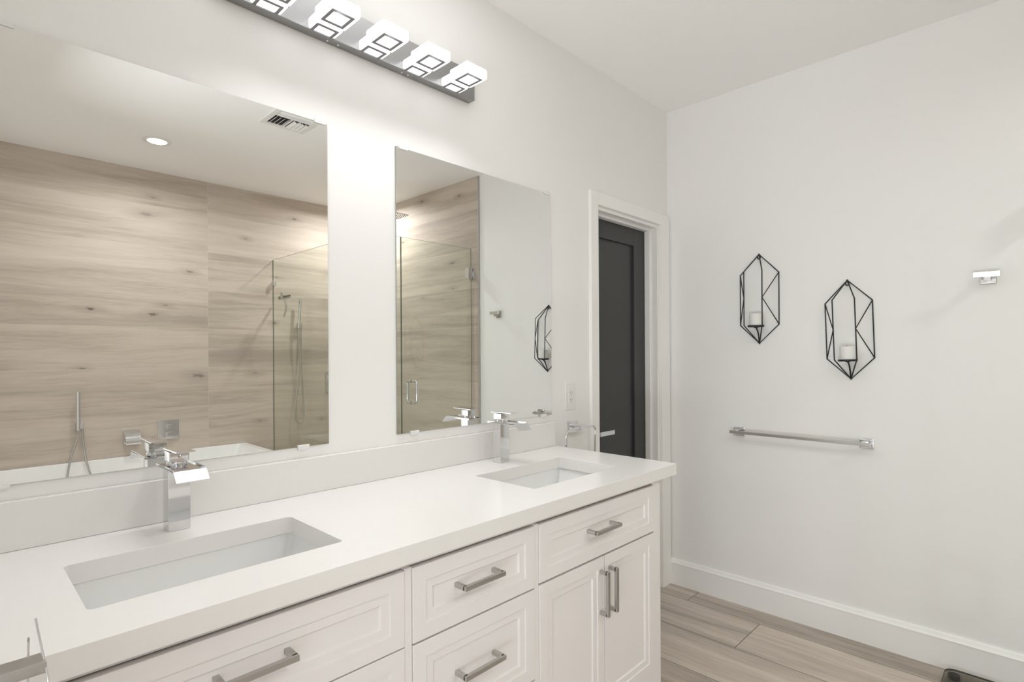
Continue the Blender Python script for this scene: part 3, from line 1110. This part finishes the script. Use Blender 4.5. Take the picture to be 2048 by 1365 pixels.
# rain head on the side wall
rhd = thing('rain_shower_head', (-0.467, -2.225, 2.455), 'square chrome rain shower head hanging from the ceiling inside the shower', 'shower head')
m = MB()
m.box(-0.592, -0.342, -2.350, -2.100, 2.452, 2.462, 0.002)
m.build('head', chrome, rhd)
m = MB()
for i in range(11):
    for j in range(11):
        m.lathe([(0.0, 0.0), (0.0045, 0.0), (0.003, -0.0035), (0.0, -0.0036)], (-0.582 + 0.023 * i, -2.340 + 0.023 * j, 2.4522), 'Z', 6)
nz = m.build('nozzles', rubber, rhd)
nz['kind'] = 'stuff'
m = MB()
m.lathe([(0.0, 2.4625), (0.012, 2.4625), (0.012, CEIL - 0.010), (0.030, CEIL - 0.009), (0.030, CEIL - 0.0005), (0.0, CEIL - 0.0004)], (-0.467, -2.225, 0), 'Z', 24)
m.build('ceiling_arm', chrome, rhd)

# hand shower inside the enclosure
h2 = thing('hand_shower', (-0.72, WY, 1.60), 'slim chrome hand shower with looped hose inside the glass shower', 'hand shower')
m = MB()
m.box(-0.725, -0.675, WY, WY + 0.010, 1.575, 1.625, 0.002)
m.box(-0.735, -0.700, WY + 0.010, WY + 0.048, 1.582, 1.618, 0.002)
m.build('bracket', chrome, h2)
m = MB()
m.lathe([(0.0, 0.0), (0.010, 0.001), (0.0125, 0.02), (0.0125, 0.262), (0.010, 0.270), (0.0, 0.2705)], (0, 0, 0), 'Z', 20)
m.xform(Matrix.Translation((-0.730, WY + 0.060, 1.575)) @ Matrix.Rotation(math.radians(3), 4, 'Y'))
m.build('wand', chrome, h2)
m = MB()
a = Vector((-0.730, WY + 0.060, 1.576))
b = Vector((-0.697, WY + 0.030, 1.583))
pts = chain(bez(a, a + Vector((0, 0, -0.22)), (-0.708, WY + 0.055, 1.30), (-0.700, WY + 0.05, 1.08), 16),
            bez((-0.700, WY + 0.05, 1.08), (-0.690, WY + 0.045, 0.85), (-0.660, WY + 0.045, 0.735), (-0.722, WY + 0.045, 0.728), 16),
            bez((-0.722, WY + 0.045, 0.728), (-0.790, WY + 0.045, 0.722), (-0.755, WY + 0.04, 0.92), (-0.728, WY + 0.036, 1.10), 16),
            bez((-0.728, WY + 0.036, 1.10), (-0.705, WY + 0.032, 1.26), (-0.697, WY + 0.03, 1.40), b, 16))
m.tube(pts, 0.0068, 10)
m.build('hose', satin, h2, angle=60)

# shower valve plate
v2 = thing('shower_valve', (-0.40, WY, 1.08), 'rectangular chrome shower valve plate on the tiled wall at the mirror edge', 'valve')
MB().box(-0.455, -0.345, WY, WY + 0.008, 0.985, 1.175, 0.002).build('wall_plate', chrome, v2)
for zc in (1.125, 1.035):
    MB().box(-0.425, -0.375, WY + 0.0085, WY + 0.03, zc - 0.022, zc + 0.022, 0.002).build('button', chrome, v2)

# squeegee hanging on the glass
sq = thing('squeegee', (GX + 0.03, -3.12, 1.83), 'chrome shower squeegee hanging from a suction hook on the glass beside the tub', 'squeegee')
QX, QY, QZ = GX + 0.030, -3.14, 1.83
m = MB()
m.lathe([(0.0, 0.0046), (0.026, 0.0046), (0.022, 0.010), (0.009, 0.013), (0.0, 0.0132)], (GX, QY, QZ + 0.020), 'X', 24)
m.tube([(GX + 0.012, QY, QZ + 0.020), (QX + 0.004, QY, QZ + 0.020), (QX + 0.008, QY, QZ + 0.030)], 0.0035, 8)
m.build('suction_hook', chrome, sq)
m = MB()
m.box(QX - 0.006, QX + 0.006, QY - 0.115, QY + 0.115, QZ - 0.010, QZ + 0.006, 0.002)
m.build('blade_holder', satin, sq)
MB().box(QX - 0.0015, QX + 0.0015, QY - 0.118, QY + 0.118, QZ + 0.006, QZ + 0.018).build('rubber_blade', rubber, sq)
m = MB()
m.tube(bez((QX, QY, QZ - 0.008), (QX + 0.012, QY + 0.01, QZ - 0.05), (QX + 0.014, QY + 0.01, QZ - 0.10), (QX - 0.006, QY, QZ - 0.165), 12), 0.0075, 10)
m.build('grip', satin, sq, angle=60)

# ------------------------------------------------------------------ recessed downlights and vent


def make_downlight(x, y, label):
    t = thing('recessed_light', (x, y, CEIL), label, 'light', 'recessed ceiling lights')
    m = MB()
    m.lathe([(0.056, -0.0005), (0.082, -0.0005), (0.080, -0.004), (0.060, -0.0060), (0.056, -0.0050)], (x, y, CEIL), 'Z', 40, closed=True)
    m.build('trim_ring', plastic_w, t)
    MB().lathe([(0.0, -0.0006), (0.0555, -0.0006), (0.0555, -0.0030), (0.0, -0.0032)], (x, y, CEIL), 'Z', 40).build('lens', lens_m, t)
    return t


for x, y, label, wts in ((-1.976, -2.585, 'glowing recessed ceiling light over the tub, seen in the larger mirror', SPOT_TUB),
                         (-0.38, -2.78, 'glowing recessed ceiling light over the shower, out of direct view', SPOT_SHOWER)):
    make_downlight(x, y, label)
    area_light('downlight_beam', (x, y, CEIL - 0.006), 0.10, 0.10, wts, (0.975, 0.985, 1.0), shape='DISK', spread=165)

av = thing('air_vent', (-1.497, -1.665, CEIL), 'white louvred ceiling air vent, seen at the top right of the larger mirror', 'vent')
vx0, vx1, vy0, vy1 = -1.632, -1.362, -1.800, -1.530
m = MB()
fw = 0.032
m.box(vx0, vx1, vy0, vy0 + fw, CEIL - 0.007, CEIL - 0.0003, 0.002)
m.box(vx0, vx1, vy1 - fw, vy1, CEIL - 0.007, CEIL - 0.0003, 0.002)
m.box(vx0, vx0 + fw, vy0 + fw, vy1 - fw, CEIL - 0.007, CEIL - 0.0003, 0.002)
m.box(vx1 - fw, vx1, vy0 + fw, vy1 - fw, CEIL - 0.007, CEIL - 0.0003, 0.002)
m.build('frame', vent_metal, av)
MB().box(vx0 + fw, vx1 - fw, vy0 + fw, vy1 - fw, CEIL - 0.0012, CEIL - 0.0003).build('duct_opening', dark_slot, av)


def slat(cx, cy, sx, sy, ang, axis):
    m = MB().box(-sx / 2, sx / 2, -sy / 2, sy / 2, -0.0007, 0.0007)
    m.xform(Matrix.Translation((cx, cy, CEIL - 0.0085)) @ Matrix.Rotation(math.radians(ang), 4, axis))
    m.build('louvre', vent_metal, av)


for k in range(3):
    slat(-1.497, vy1 - fw - 0.008 - 0.021 * k, 0.205, 0.016, 38, 'X')
MB().box(vx0 + fw, vx1 - fw, vy1 - fw - 0.066, vy1 - fw - 0.058, CEIL - 0.008, CEIL - 0.001).build('divider', vent_metal, av)
for k in range(4):
    slat(-1.588 + 0.0235 * k, -1.707, 0.014, 0.116, -38, 'Y')
    slat(-1.476 + 0.0235 * k, -1.707, 0.020, 0.116, 38, 'Y')
MB().box(-1.505, -1.499, vy0 + fw, vy1 - fw - 0.066, CEIL - 0.010, CEIL - 0.001).build('divider', vent_metal, av)
m = MB()
m.tube([(-1.47, -1.60, CEIL - 0.010), (-1.47, -1.602, CEIL - 0.030)], 0.003, 8)
m.ball((-1.47, -1.602, CEIL - 0.031), 0.0045, 2)
m.build('lever', vent_metal, av)
